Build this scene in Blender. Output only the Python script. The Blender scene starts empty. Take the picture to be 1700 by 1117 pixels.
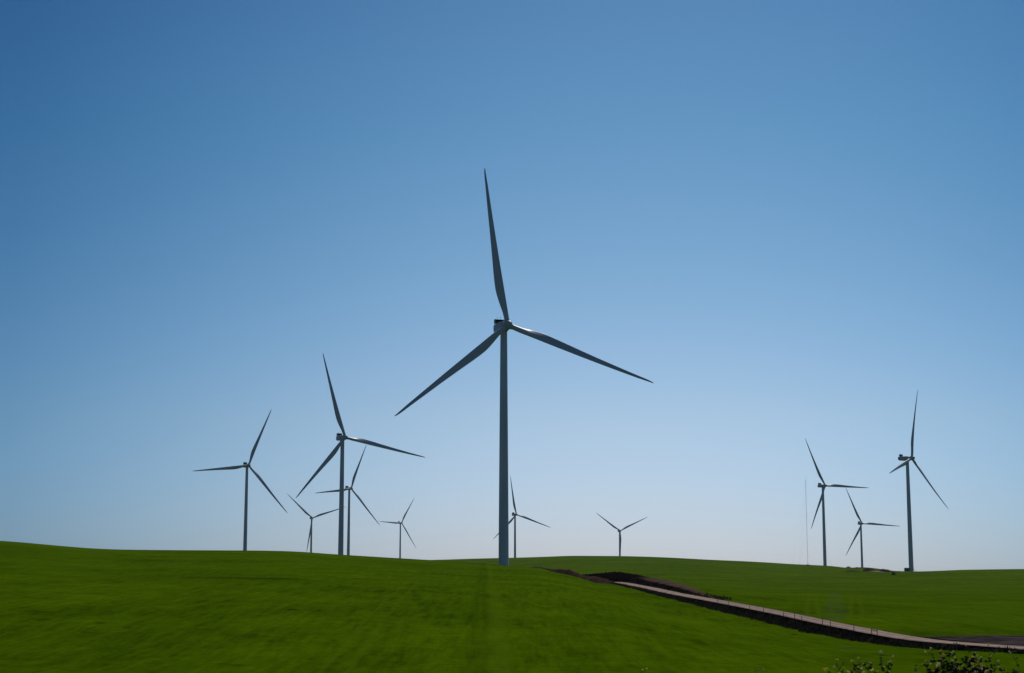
import bpy, bmesh, math, random
import numpy as np
from mathutils import Vector, Matrix, Euler, noise

R = math.radians
scene = bpy.context.scene
C = scene.collection

# ------------------------------------------------------------------ camera
FPX, CX, CY, PITCH = 2701.24, 850.0, 558.5, R(8.7128)      # focal length in photo pixels
cam_data = bpy.data.cameras.new('camera')
cam = bpy.data.objects.new('camera', cam_data)
C.objects.link(cam)
cam.location = (0, 0, 0)
cam.rotation_euler = (R(90) + PITCH, 0, 0)
cam_data.sensor_width = 36.0
cam_data.lens = 36.0 * FPX / 1700.0
cam_data.clip_start = 0.5
cam_data.clip_end = 30000
scene.camera = cam

# ------------------------------------------------------------------ sky, sun, exposure
SUN_EL, SUN_AZ = R(50), R(26)          # azimuth measured from +Y (view direction) to the right
world = bpy.data.worlds.new('World')
scene.world = world
world.use_nodes = True
wn, wl = world.node_tree.nodes, world.node_tree.links
wn.clear()
sky = wn.new('ShaderNodeTexSky')
sky.sky_type = 'NISHITA'
sky.sun_disc = False
sky.sun_elevation = SUN_EL
sky.sun_rotation = SUN_AZ
sky.altitude = 0
sky.air_density = 1.0
sky.dust_density = 0.6
sky.ozone_density = 2.0
bg = wn.new('ShaderNodeBackground')
bg.inputs['Strength'].default_value = 0.11
wo = wn.new('ShaderNodeOutputWorld')
# clear sky, hand-graded: deeper blue overhead, dimmed sideways, rear tuned for tower fill
wtc = wn.new('ShaderNodeTexCoord')
wsep = wn.new('ShaderNodeSeparateXYZ')
wl.new(wtc.outputs['Generated'], wsep.inputs[0])


def wmath(op, a, b=None):
    m = wn.new('ShaderNodeMath')
    m.operation = op
    for i, v in enumerate((a, b)):
        if v is None:
            continue
        if isinstance(v, bpy.types.NodeSocket):
            wl.new(v, m.inputs[i])
        else:
            m.inputs[i].default_value = v
    return m.outputs[0]


def wramp(stops):
    r = wn.new('ShaderNodeValToRGB')
    e = r.color_ramp.elements
    while len(e) > 1:
        e.remove(e[-1])
    e[0].position, e[0].color = stops[0][0], (*stops[0][1], 1)
    for p, c in stops[1:]:
        x = e.new(p)
        x.color = (*c, 1)
    return r


AZ0 = 0.055
hx_ = wmath('MULTIPLY', wsep.outputs['X'], math.sin(AZ0))
hy_ = wmath('MULTIPLY', wsep.outputs['Y'], math.cos(AZ0))
hl_ = wmath('SQRT', wmath('ADD', wmath('MULTIPLY', wsep.outputs['X'], wsep.outputs['X']), wmath('MULTIPLY', wsep.outputs['Y'], wsep.outputs['Y'])))
q_ = wmath('SUBTRACT', 1.0, wmath('DIVIDE', wmath('ADD', hx_, hy_), wmath('MAXIMUM', hl_, 0.001)))
KQ = (14.8, 8.5, 5.5)
azr = wramp([(q / 2, tuple(math.exp(-k * q) for k in KQ)) for q in (0, .006, .012, .02, .03, .04, .052, .066)]
            + [(0.10, (0.42, 0.58, 0.70)), (0.3, (0.55, 0.68, 0.78)), (1.0, (0.60, 0.72, 0.80))])
wl.new(wmath('MULTIPLY', q_, 0.5), azr.inputs[0])
elr = wramp([(z / 0.5, tuple(c / 1.1 for c in col_)) for z, col_ in
             ((0.0, (.655, .74, 1.10)), (.02, (.645, .74, 1.085)), (.10, (.650, .728, .87)), (.19, (.473, .652, .76)), (.27, (.347, .587, .70)), (.355, (.269, .498, .638)), (.48, (.25, .46, .60)))])
wl.new(wmath('MULTIPLY', wsep.outputs['Z'], 2.0), elr.inputs[0])
wm1 = wn.new('ShaderNodeMix')
wm1.data_type, wm1.blend_type = 'RGBA', 'MULTIPLY'
wm1.inputs['Factor'].default_value = 1.0
wl.new(sky.outputs[0], wm1.inputs['A'])
wl.new(azr.outputs[0], wm1.inputs['B'])
wm2 = wn.new('ShaderNodeMix')
wm2.data_type, wm2.blend_type = 'RGBA', 'MULTIPLY'
wm2.inputs['Factor'].default_value = 1.0
wl.new(wm1.outputs['Result'], wm2.inputs['A'])
wl.new(elr.outputs[0], wm2.inputs['B'])
wl.new(wm2.outputs['Result'], bg.inputs[0])
wl.new(bg.outputs[0], wo.inputs[0])

sd = bpy.data.lights.new('sun', 'SUN')
sd.energy = 3.0
sd.angle = R(0.53)
sd.color = (1.0, 0.95, 0.87)
sun = bpy.data.objects.new('sun', sd)
C.objects.link(sun)
S = Vector((math.sin(SUN_AZ) * math.cos(SUN_EL), math.cos(SUN_AZ) * math.cos(SUN_EL), math.sin(SUN_EL)))
sun.rotation_euler = S.to_track_quat('Z', 'Y').to_euler()
sun.location = (0, 0, 300)

scene.view_settings.view_transform = 'Standard'
scene.view_settings.look = 'None'
scene.view_settings.exposure = 0.0
scene.view_settings.gamma = 1.0

# ------------------------------------------------------------------ helpers
rng = random.Random(7)
nrng = np.random.default_rng(11)


def link_mesh(name, verts, faces, mat, parent=None, smooth=True):
    me = bpy.data.meshes.new(name)
    me.from_pydata([tuple(v) for v in verts], [], [tuple(f) for f in faces])
    me.update()
    if smooth:
        me.polygons.foreach_set('use_smooth', [True] * len(me.polygons))
    if mat:
        me.materials.append(mat)
    o = bpy.data.objects.new(name, me)
    C.objects.link(o)
    if parent:
        o.parent = parent
    return o


def from_bm(name, bm, mat, parent=None, smooth=False):
    me = bpy.data.meshes.new(name)
    bmesh.ops.recalc_face_normals(bm, faces=bm.faces)
    bm.to_mesh(me)
    bm.free()
    if smooth:
        me.polygons.foreach_set('use_smooth', [True] * len(me.polygons))
        me.set_sharp_from_angle(angle=R(34))
    me.materials.append(mat)
    o = bpy.data.objects.new(name, me)
    C.objects.link(o)
    if parent:
        o.parent = parent
    return o


def tag(o, label, cat, group=None, kind=None):
    if label:
        o['label'] = label
    if cat:
        o['category'] = cat
    if group:
        o['group'] = group
    if kind:
        o['kind'] = kind
    return o


def thing(name, label, cat, loc, rotz=0.0, group=None):
    o = bpy.data.objects.new(name, None)
    C.objects.link(o)
    o.location = loc
    o.rotation_euler = (0, 0, rotz)
    o.empty_display_size = 2
    return tag(o, label, cat, group)


def add_box(bm, size, loc, bevel=0.0, seg=2, rot=None):
    m = Matrix.Translation(loc)
    if rot is not None:
        m = m @ rot
    g = bmesh.ops.create_cube(bm, size=1.0, matrix=m @ Matrix.Diagonal((size[0], size[1], size[2], 1)))
    if bevel > 0:
        es = list({e for v in g['verts'] for e in v.link_edges})
        bmesh.ops.bevel(bm, geom=es, offset=bevel, segments=seg, profile=0.5, affect='EDGES')


def add_tube(bm, p0, p1, r0, r1=None, n=8, caps=True):
    if r1 is None:
        r1 = r0
    p0, p1 = Vector(p0), Vector(p1)
    d = p1 - p0
    q = d.to_track_quat('Z', 'Y').to_matrix().to_4x4()
    m = Matrix.Translation((p0 + p1) / 2) @ q
    bmesh.ops.create_cone(bm, cap_ends=caps, segments=n, radius1=r0, radius2=r1, depth=d.length, matrix=m)


# ------------------------------------------------------------------ materials
def mat_new(name):
    m = bpy.data.materials.new(name)
    m.use_nodes = True
    n = m.node_tree.nodes
    return m, n, m.node_tree.links, n['Principled BSDF']


def ramp(n, stops):
    r = n.new('ShaderNodeValToRGB')
    e = r.color_ramp.elements
    while len(e) > 1:
        e.remove(e[-1])
    e[0].position, e[0].color = stops[0][0], (*stops[0][1], 1)
    for p, c in stops[1:]:
        x = e.new(p)
        x.color = (*c, 1)
    return r


def noise_node(n, l, coord, scale, detail=4, rough=0.55, vec_scale=None, rotz=0.0):
    t = n.new('ShaderNodeTexNoise')
    t.inputs['Scale'].default_value = scale
    t.inputs['Detail'].default_value = detail
    t.inputs['Roughness'].default_value = rough
    if vec_scale:
        mp = n.new('ShaderNodeMapping')
        mp.inputs['Scale'].default_value = vec_scale
        mp.inputs['Rotation'].default_value = (0, 0, rotz)
        l.new(coord, mp.inputs['Vector'])
        l.new(mp.outputs[0], t.inputs['Vector'])
    else:
        l.new(coord, t.inputs['Vector'])
    return t


def mix_rgb(n, l, a, b, fac, mode='MIX'):
    m = n.new('ShaderNodeMix')
    m.data_type = 'RGBA'
    m.blend_type = mode
    for s, v in ((m.inputs['Factor'], fac), (m.inputs['A'], a), (m.inputs['B'], b)):
        if hasattr(v, 'links') or isinstance(v, bpy.types.NodeSocket):
            l.new(v, s)
        elif isinstance(v, (int, float)):
            s.default_value = v
        else:
            s.default_value = (*v, 1)
    return m.outputs['Result']


def math_node(n, l, op, a, b=None, c=None):
    m = n.new('ShaderNodeMath')
    m.operation = op
    for i, v in enumerate((a, b, c)):
        if v is None:
            continue
        if isinstance(v, bpy.types.NodeSocket):
            l.new(v, m.inputs[i])
        else:
            m.inputs[i].default_value = v
    return m.outputs[0]


def bump(n, l, height, strength, dist, target):
    b = n.new('ShaderNodeBump')
    b.inputs['Strength'].default_value = strength
    b.inputs['Distance'].default_value = dist
    l.new(height, b.inputs['Height'])
    l.new(b.outputs[0], target.inputs['Normal'])


def simple_noise_mat(name, c0, c1, scale, rough=0.9, bump_s=0.4, bump_d=0.1, lo=0.35, hi=0.65, detail=6, spec=0.2, c2=None):
    m, n, l, p = mat_new(name)
    tc = n.new('ShaderNodeTexCoord').outputs['Object']
    t = noise_node(n, l, tc, scale, detail, 0.6)
    stops = [(lo, c0), (hi, c1)]
    if c2:
        stops = [(lo, c0), ((lo + hi) / 2, c1), (hi, c2)]
    r = ramp(n, stops)
    l.new(t.outputs[0], r.inputs[0])
    l.new(r.outputs[0], p.inputs['Base Color'])
    p.inputs['Roughness'].default_value = rough
    p.inputs['Specular IOR Level'].default_value = spec
    if bump_s:
        t2 = noise_node(n, l, tc, scale * 3.1, 5, 0.65)
        bump(n, l, t2.outputs[0], bump_s, bump_d, p)
    return m


# painted steel / glass fibre, pale grey, faint weather streaks
def paint_mat(name, col, rough=0.45, streak=0.10):
    m, n, l, p = mat_new(name)
    tc = n.new('ShaderNodeTexCoord').outputs['Object']
    t = noise_node(n, l, tc, 0.35, 5, 0.6, (1.0, 1.0, 0.12))
    dark = tuple(c * (1 - streak * 2) for c in col)
    lite = tuple(min(1, c * (1 + streak)) for c in col)
    r = ramp(n, [(0.3, dark), (0.7, lite)])
    l.new(t.outputs[0], r.inputs[0])
    l.new(r.outputs[0], p.inputs['Base Color'])
    p.inputs['Roughness'].default_value = rough
    p.inputs['Specular IOR Level'].default_value = 0.4
    return m


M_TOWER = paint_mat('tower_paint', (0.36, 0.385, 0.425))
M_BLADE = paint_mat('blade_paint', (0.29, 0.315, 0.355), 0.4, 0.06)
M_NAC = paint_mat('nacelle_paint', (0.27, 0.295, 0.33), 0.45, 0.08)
M_COOL = paint_mat('cooler_paint', (0.06, 0.065, 0.07), 0.5, 0.08)
M_DARK = simple_noise_mat('dark_radiator', (0.008, 0.009, 0.011), (0.02, 0.022, 0.025), 6, 0.6, 0, 0)
M_STEEL = simple_noise_mat('galvanised_steel', (0.10, 0.105, 0.11), (0.18, 0.185, 0.19), 5, 0.5, 0, 0)
M_CONC = simple_noise_mat('concrete', (0.22, 0.21, 0.20), (0.32, 0.31, 0.29), 2.0, 0.9, 0.2, 0.02)
M_GREENBOX = paint_mat('green_cabinet_paint', (0.02, 0.03, 0.025), 0.5, 0.1)
M_POST = simple_noise_mat('weathered_post', (0.025, 0.02, 0.016), (0.06, 0.05, 0.042), 9, 0.9, 0.3, 0.01)
M_WIRE = simple_noise_mat('fence_wire', (0.06, 0.06, 0.06), (0.10, 0.10, 0.10), 4, 0.5, 0, 0)
M_BANK = simple_noise_mat('dark_bank_soil', (0.004, 0.0035, 0.003), (0.013, 0.010, 0.008), 0.45, 0.95, 0.9, 0.35,
                          0.40, 0.74, 8, 0.0, (0.060, 0.036, 0.026))
M_BERM = simple_noise_mat('brown_soil', (0.020, 0.012, 0.010), (0.042, 0.024, 0.020), 0.4, 0.95, 0.9, 0.3,
                          0.35, 0.7, 8, 0.0, (0.070, 0.040, 0.030))


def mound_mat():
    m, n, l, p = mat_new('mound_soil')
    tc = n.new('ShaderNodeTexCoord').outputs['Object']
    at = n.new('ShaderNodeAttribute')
    at.attribute_name = 'brown_mix'
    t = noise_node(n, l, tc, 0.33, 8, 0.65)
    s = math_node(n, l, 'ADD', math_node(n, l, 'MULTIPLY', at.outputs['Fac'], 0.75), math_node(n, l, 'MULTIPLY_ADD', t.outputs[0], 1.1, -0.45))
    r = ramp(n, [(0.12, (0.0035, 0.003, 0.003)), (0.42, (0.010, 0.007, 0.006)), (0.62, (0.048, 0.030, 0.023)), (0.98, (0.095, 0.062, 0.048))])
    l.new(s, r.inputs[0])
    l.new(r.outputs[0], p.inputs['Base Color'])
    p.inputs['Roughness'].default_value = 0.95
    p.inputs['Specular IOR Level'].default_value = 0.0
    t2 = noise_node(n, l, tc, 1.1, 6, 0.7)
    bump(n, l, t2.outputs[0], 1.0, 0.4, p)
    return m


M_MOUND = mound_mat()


def road_mat():
    m, n, l, p = mat_new('gravel')
    uv = n.new('ShaderNodeAttribute')
    uv.attribute_name = 'side'
    tc = n.new('ShaderNodeTexCoord').outputs['Object']
    t = noise_node(n, l, tc, 0.8, 7, 0.65)
    r = ramp(n, [(0.3, (0.20, 0.145, 0.125)), (0.5, (0.30, 0.215, 0.18)), (0.72, (0.39, 0.285, 0.235))])
    l.new(t.outputs[0], r.inputs[0])
    # two paler, compacted wheel tracks and looser gravel between and beside them
    a = math_node(n, l, 'ABSOLUTE', uv.outputs['Fac'])
    d = math_node(n, l, 'ABSOLUTE', math_node(n, l, 'SUBTRACT', a, 0.45))
    w = n.new('ShaderNodeMapRange')
    w.inputs['From Min'].default_value = 0.05
    w.inputs['From Max'].default_value = 0.3
    w.inputs['To Min'].default_value = 1.12
    w.inputs['To Max'].default_value = 0.78
    l.new(d, w.inputs['Value'])
    g = n.new('ShaderNodeCombineColor')
    for i in range(3):
        l.new(w.outputs[0], g.inputs[i])
    l.new(mix_rgb(n, l, r.outputs[0], g.outputs[0], 1.0, 'MULTIPLY'), p.inputs['Base Color'])
    p.inputs['Roughness'].default_value = 0.95
    p.inputs['Specular IOR Level'].default_value = 0.0
    t2 = noise_node(n, l, tc, 5.0, 5, 0.7)
    bump(n, l, t2.outputs[0], 0.4, 0.05, p)
    return m


M_ROAD = road_mat()
M_LOT = simple_noise_mat('dark_gravel', (0.014, 0.011, 0.011), (0.034, 0.028, 0.027), 0.38, 0.95, 0.6, 0.08, 0.35, 0.68, 8, 0.0,
                         (0.075, 0.061, 0.058))

# ------------------------------------------------------------------ terrain heights
HOR = CY + FPX * math.tan(PITCH)


def e_of(row):
    return math.tan(PITCH + math.atan((CY - row) / FPX))


def pchip(x, y, xi):
    x, y, xi = np.asarray(x, float), np.asarray(y, float), np.asarray(xi, float)
    h = np.diff(x)
    dl = np.diff(y) / h
    d = np.zeros_like(y)
    for i in range(1, len(x) - 1):
        if dl[i - 1] * dl[i] > 0:
            w1, w2 = 2 * h[i] + h[i - 1], h[i] + 2 * h[i - 1]
            d[i] = (w1 + w2) / (w1 / dl[i - 1] + w2 / dl[i])
    d[0], d[-1] = dl[0], dl[-1]
    xi = np.clip(xi, x[0], x[-1])
    k = np.clip(np.searchsorted(x, xi) - 1, 0, len(x) - 2)
    t = (xi - x[k]) / h[k]
    return ((1 + 2 * t) * (1 - t) ** 2 * y[k] + t * (1 - t) ** 2 * h[k] * d[k]
            + t * t * (3 - 2 * t) * y[k + 1] + t * t * (t - 1) * h[k] * d[k + 1])


E0, D0 = -0.0535, 112.0
NEAR = [(0, -1.7), (17, -1.72), (26, -2.6), (50, -5.3), (80, -6.0)]


def column(row, D, far, p=1.22):
    """near bank, field rising to a crest at distance D seen at photo row `row`, then the far profile"""
    ec = e_of(row)
    pts = list(NEAR)
    for f in np.linspace(0, 1, 9):
        d = D0 + (D - D0) * f
        s = (1 / d - 1 / D) / (1 / D0 - 1 / D)
        pts.append((d, (ec - (ec - E0) * max(s, 0) ** p) * d))
    return pts + far


COLS = [
    (-2200, column(872, 520, [(640, 17), (1271, 14), (2333, 34), (4000, 30), (7000, 20)])),
    (-700, column(868, 540, [(640, 19), (900, 14), (1271, 14), (2333, 34), (4000, 30), (7000, 20)])),
    (-300, column(884, 560, [(640, 17), (900, 12), (1271, 13), (1799, 28), (2333, 32), (4000, 30), (7000, 20)])),
    (0, column(898, 575, [(640, 15.0), (900, 10), (1271, 11), (1799, 27), (2333, 31), (4000, 30), (7000, 20)])),
    (200, column(912.3, 590, [(660, 12.0), (900, 8), (1271, 10), (1799, 26.5), (2333, 31), (3134, 25), (4000, 30), (7000, 20)])),
    (405, column(913.8, 610, [(680, 12.0), (900, 8), (1271, 9.6), (1799, 26.4), (2333, 31), (3134, 24), (4000, 32), (7000, 20)])),
    (470, column(914.8, 620, [(690, 12.0), (900, 8), (1271, 9.6), (1799, 26), (2333, 32), (3134, 23.5), (4000, 35), (7000, 20)])),
    (565, column(920.8, 630, [(700, 10.6), (850, 7), (1271, 9.6), (1799, 24), (2333, 32.6), (3134, 24), (3804, 38), (7000, 20)])),
    (665, column(927, 645, [(710, 9.3), (850, 5), (1271, 9), (1700, 20), (2333, 34), (3134, 26), (3804, 39.7), (7000, 20)])),
    (730, column(930.8, 652, [(710, 8.0), (850, 3), (1271, 9), (1700, 20), (2300, 35.2), (2831, 22), (3804, 30), (7000, 15)])),
    (835, column(938, 655, [(686, 4.6), (760, 0.5), (1000, 4), (1300, 11), (1700, 23), (2300, 37.6), (2831, 17), (3804, 18), (7000, 10)])),
    (895, column(943.5, 592, [(640, 3.6), (760, 0.0), (1000, 4), (1300, 12), (1700, 24), (2300, 39.0), (2831, 20), (3804, 14), (7000, 5)])),
    (955, column(956.5, 515, [(545, 2.2), (620, 0.3), (760, -0.5), (1000, 4), (1500, 20), (2300, 39.8), (2831, 30), (3534, 12), (7000, 0)])),
    (1015, column(971.7, 440, [(456, 1.0), (520, 1.4), (600, 0), (800, 0), (1000, 5), (1500, 20), (2300, 39.8), (2700, 34), (3534, 12), (7000, 0)])),
    (1093, column(991, 366, [(385, -0.4), (500, 0.2), (600, 0), (800, 1), (1000, 6), (1500, 20), (2250, 37.3), (2700, 30), (3534, 12), (7000, 0)], 1.05)),
    (1196, column(1017, 293, [(312, -2.6), (450, -1.5), (600, -.8), (800, 1), (1100, 8), (1600, 20), (2200, 33.2), (2700, 25), (3534, 12), (7000, 0)], 1.0)),
    (1300, column(1038.5, 240, [(258, -4.2), (400, -2.6), (500, -2.2), (650, -1.8), (850, .5), (1200, 8), (1700, 18.5), (2150, 28.8), (2600, 20), (3534, 8), (7000, 0)], 1.0)),
    (1370, column(1054.5, 214, [(230, -5.0), (400, -2.9), (500, -2.3), (700, -1.5), (850, .6), (1200, 7.8), (1700, 17.8), (2090, 25.2), (2122, 24.0), (2600, 12), (3534, 4), (7000, 0)], 1.0)),
    (1425, column(1062.8, 197, [(212, -5.3), (400, -3.2), (520, -2.5), (650, -2.2), (850, .8), (1200, 7), (1720, 18.9), (2100, 14), (2812, .8), (7000, 0)], 1.0)),
    (1510, column(1071, 175, [(188, -5.6), (400, -3.6), (520, -2.6), (650, -2), (850, 1), (1150, 6.5), (1440, 12.5), (1512, 13.5), (1640, 12.6), (2000, 8), (2812, 0), (7000, -5)], 1.0)),
    (1600, column(1079, 158, [(172, -5.75), (400, -3.8), (520, -2.5), (650, -1.9), (850, 1.2), (1150, 6.8), (1480, 14.2), (1700, 13.5), (2000, 9), (2812, 0), (7000, -5)], 1.0)),
    (1700, column(1084.3, 147, [(160, -5.8), (195, -5.9), (350, -4.4), (500, -2.6), (650, -1.8), (900, 2), (1150, 6.8), (1450, 14.4), (1700, 14), (2100, 9), (2812, 0), (7000, -5)], 1.0)),
    (2400, column(1090, 140, [(160, -5.8), (195, -5.8), (350, -4.2), (500, -2.6), (650, -1.8), (900, 2), (1150, 6.8), (1450, 15.5), (1900, 14), (2812, 0), (7000, -5)], 1.0)),
    (4200, column(1090, 140, [(160, -5.8), (195, -5.8), (350, -4.2), (500, -2.6), (650, -1.8), (900, 2), (1150, 6.8), (1450, 15.5), (1900, 14), (2812, 0), (7000, -5)], 1.0)),
]

# distance rows: fine where things happen
DG = np.unique(np.concatenate([np.arange(0, 110, 5.0), np.arange(110, 500, 2.0), np.arange(500, 760, 4.0),
                               np.geomspace(760, 2600, 110), np.geomspace(2600, 7000, 40)]))
UG = np.unique(np.concatenate([np.linspace(-1.1, -0.34, 40), np.linspace(-0.34, 0.0, 110), np.linspace(0.0, 0.34, 230),
                               np.linspace(0.34, 1.2, 50)]))
UC = np.array([(px - CX) / FPX for px, _ in COLS])
ZC = np.array([pchip([p[0] for p in c], [p[1] for p in c], DG) for _, c in COLS])     # columns x distances
Z = np.empty((len(UG), len(DG)))
for j in range(len(DG)):
    Z[:, j] = pchip(UC, ZC[:, j], UG)
# relax kinks between the columns a little where the far hills are
for _ in range(3):
    far = DG > 480
    Zs = Z.copy()
    Zs[1:-1] = (Z[:-2] + 2 * Z[1:-1] + Z[2:]) / 4
    Z[:, far] = Zs[:, far]

# ------------------------------------------------------------------ road centre line
RY = np.array([60, 100, 120, 150, 179, 212, 246, 280, 310, 347, 393, 450, 480, 540, 600, 650, 676.])
RZ = np.array([-5.3, -5.4, -5.45, -5.58, -5.82, -5.17, -4.15, -3.22, -2.47, -1.57, -0.22, 1.0, 0.75, -0.2, -0.4, 2.2, 4.5])
RX = 28 + 19 * (450 - RY) / 300
RX[-5:] = (27.0, 24.5, 17.0, 8.0, 3.0)
RT = np.linspace(60, 676, 500)
ROADX, ROADZ = pchip(RY, RX, RT), pchip(RY, RZ, RT)
RW = 1.7                                                                  # half width
BH = np.interp(RT, [60, 140, 150, 162, 179, 197, 222, 262, 293, 328, 366, 410, 450, 700],
               [.3, .33, .36, .56, .70, .95, 1.2, 1.15, 1.02, .78, .6, .38, .25, .15])  # bank height on the near side


def road_at(y):
    return np.interp(y, RT, ROADX), np.interp(y, RT, ROADZ), np.interp(y, RT, BH)


UU, DD = np.meshgrid(UG, DG, indexing='ij')
XX, YY = UU * DD, DD.copy()
rx, rz, bh = road_at(YY)
s = XX - rx
on = np.clip((YY - 52) / 25, 0, 1) * np.clip((668 - YY) / 20, 0, 1)


def sstep(a, b, x):
    t = np.clip((x - a) / (b - a), 0, 1)
    return t * t * (3 - 2 * t)


left_lvl, right_lvl = rz - bh - 0.02, rz - 0.16
tgt = np.where(s < RW - 0.4, left_lvl, left_lvl + (right_lvl - left_lvl) * sstep(RW - 0.4, RW + 1.4, s))
lf = np.clip((YY - 400) / 60, 0, 1)                                        # the bank is steep where the road cuts the crest
w = np.where(s < 0, sstep(-24 + 16 * lf, -6 + 3 * lf, s), 1 - sstep(5, 34, s)) * on
Z = Z * (1 - w) + tgt * w

TURB = [  # x, y, hub z, yaw, rotor phase
    (-3.5, 686.5, 109.5, 20.0, -9.1), (-132.7, 1271.4, 114.6, 30.5, -17.6), (-292.8, 1799.1, 131.4, 29.8, 21.7),
    (-232.7, 2333.0, 137.6, 40.0, 21.4), (-383.9, 3134.6, 128.4, 21.6, -48.5), (-259.4, 3804.3, 144.7, 38.4, 30.8),
    (5.2, 2831.4, 121.9, 29.1, -10.5), (232.1, 3534.1, 117.2, 14.5, -55.8), (404.3, 2121.9, 128.6, 29.1, -28.2),
    (599.3, 2812.1, 105.8, 14.2, -25.6), (369.1, 1519.4, 117.7, 50.3, 13.9)]
HUBH = 105.0


def bilin(Zg, x, y):
    u, d = x / max(y, 1e-6), y
    i = int(np.clip(np.searchsorted(UG, u) - 1, 0, len(UG) - 2))
    j = int(np.clip(np.searchsorted(DG, d) - 1, 0, len(DG) - 2))
    a = (u - UG[i]) / (UG[i + 1] - UG[i])
    b = (d - DG[j]) / (DG[j + 1] - DG[j])
    return ((1 - a) * (1 - b) * Zg[i, j] + a * (1 - b) * Zg[i + 1, j] + (1 - a) * b * Zg[i, j + 1] + a * b * Zg[i + 1, j + 1])


for k, (tx, ty, tz, _, _) in enumerate(TURB):        # make the ground meet every tower's foot
    diff = (tz - HUBH) - bilin(Z, tx, ty)
    sig = 9.0 if k == 0 else (45.0 if k == 10 else 110.0)
    Z += diff * np.exp(-((XX - tx) ** 2 + (YY - ty) ** 2) / (2 * sig * sig))

# small undulations of the ploughed ground
amp = np.where(YY < 100, 0.02, np.clip(YY / 3500, 0.03, 0.5)) * (1 - w)
und = np.zeros_like(Z)
for a_, (kx, ky, ph) in zip((1.0, 0.8, 0.6, 0.5), ((.031, .011, .3), (-.017, .023, 1.7), (.052, -.009, 4.0), (.011, .041, 2.2))):
    und += a_ * np.sin(kx * XX + ky * YY + ph)
Z += und * amp * 0.45


def ground_z(x, y):
    return float(bilin(Z, x, y))


def hit(px, row, d0=100.0, d1=6000.0):
    """first point of the ground seen at a photo pixel"""
    u, e = (px - CX) / FPX, e_of(row)
    # pixel column is exact only for the pitched camera: correct for the roll of depth with the row
    k = math.cos(PITCH) + e * math.sin(PITCH)
    u = u * k
    d = d0
    while d < d1:
        if ground_z(u * d, d) >= e * d:
            return Vector((u * d, d, ground_z(u * d, d)))
        d *= 1.002
    return Vector((u * d1, d1, ground_z(u * d1, d1)))


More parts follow.
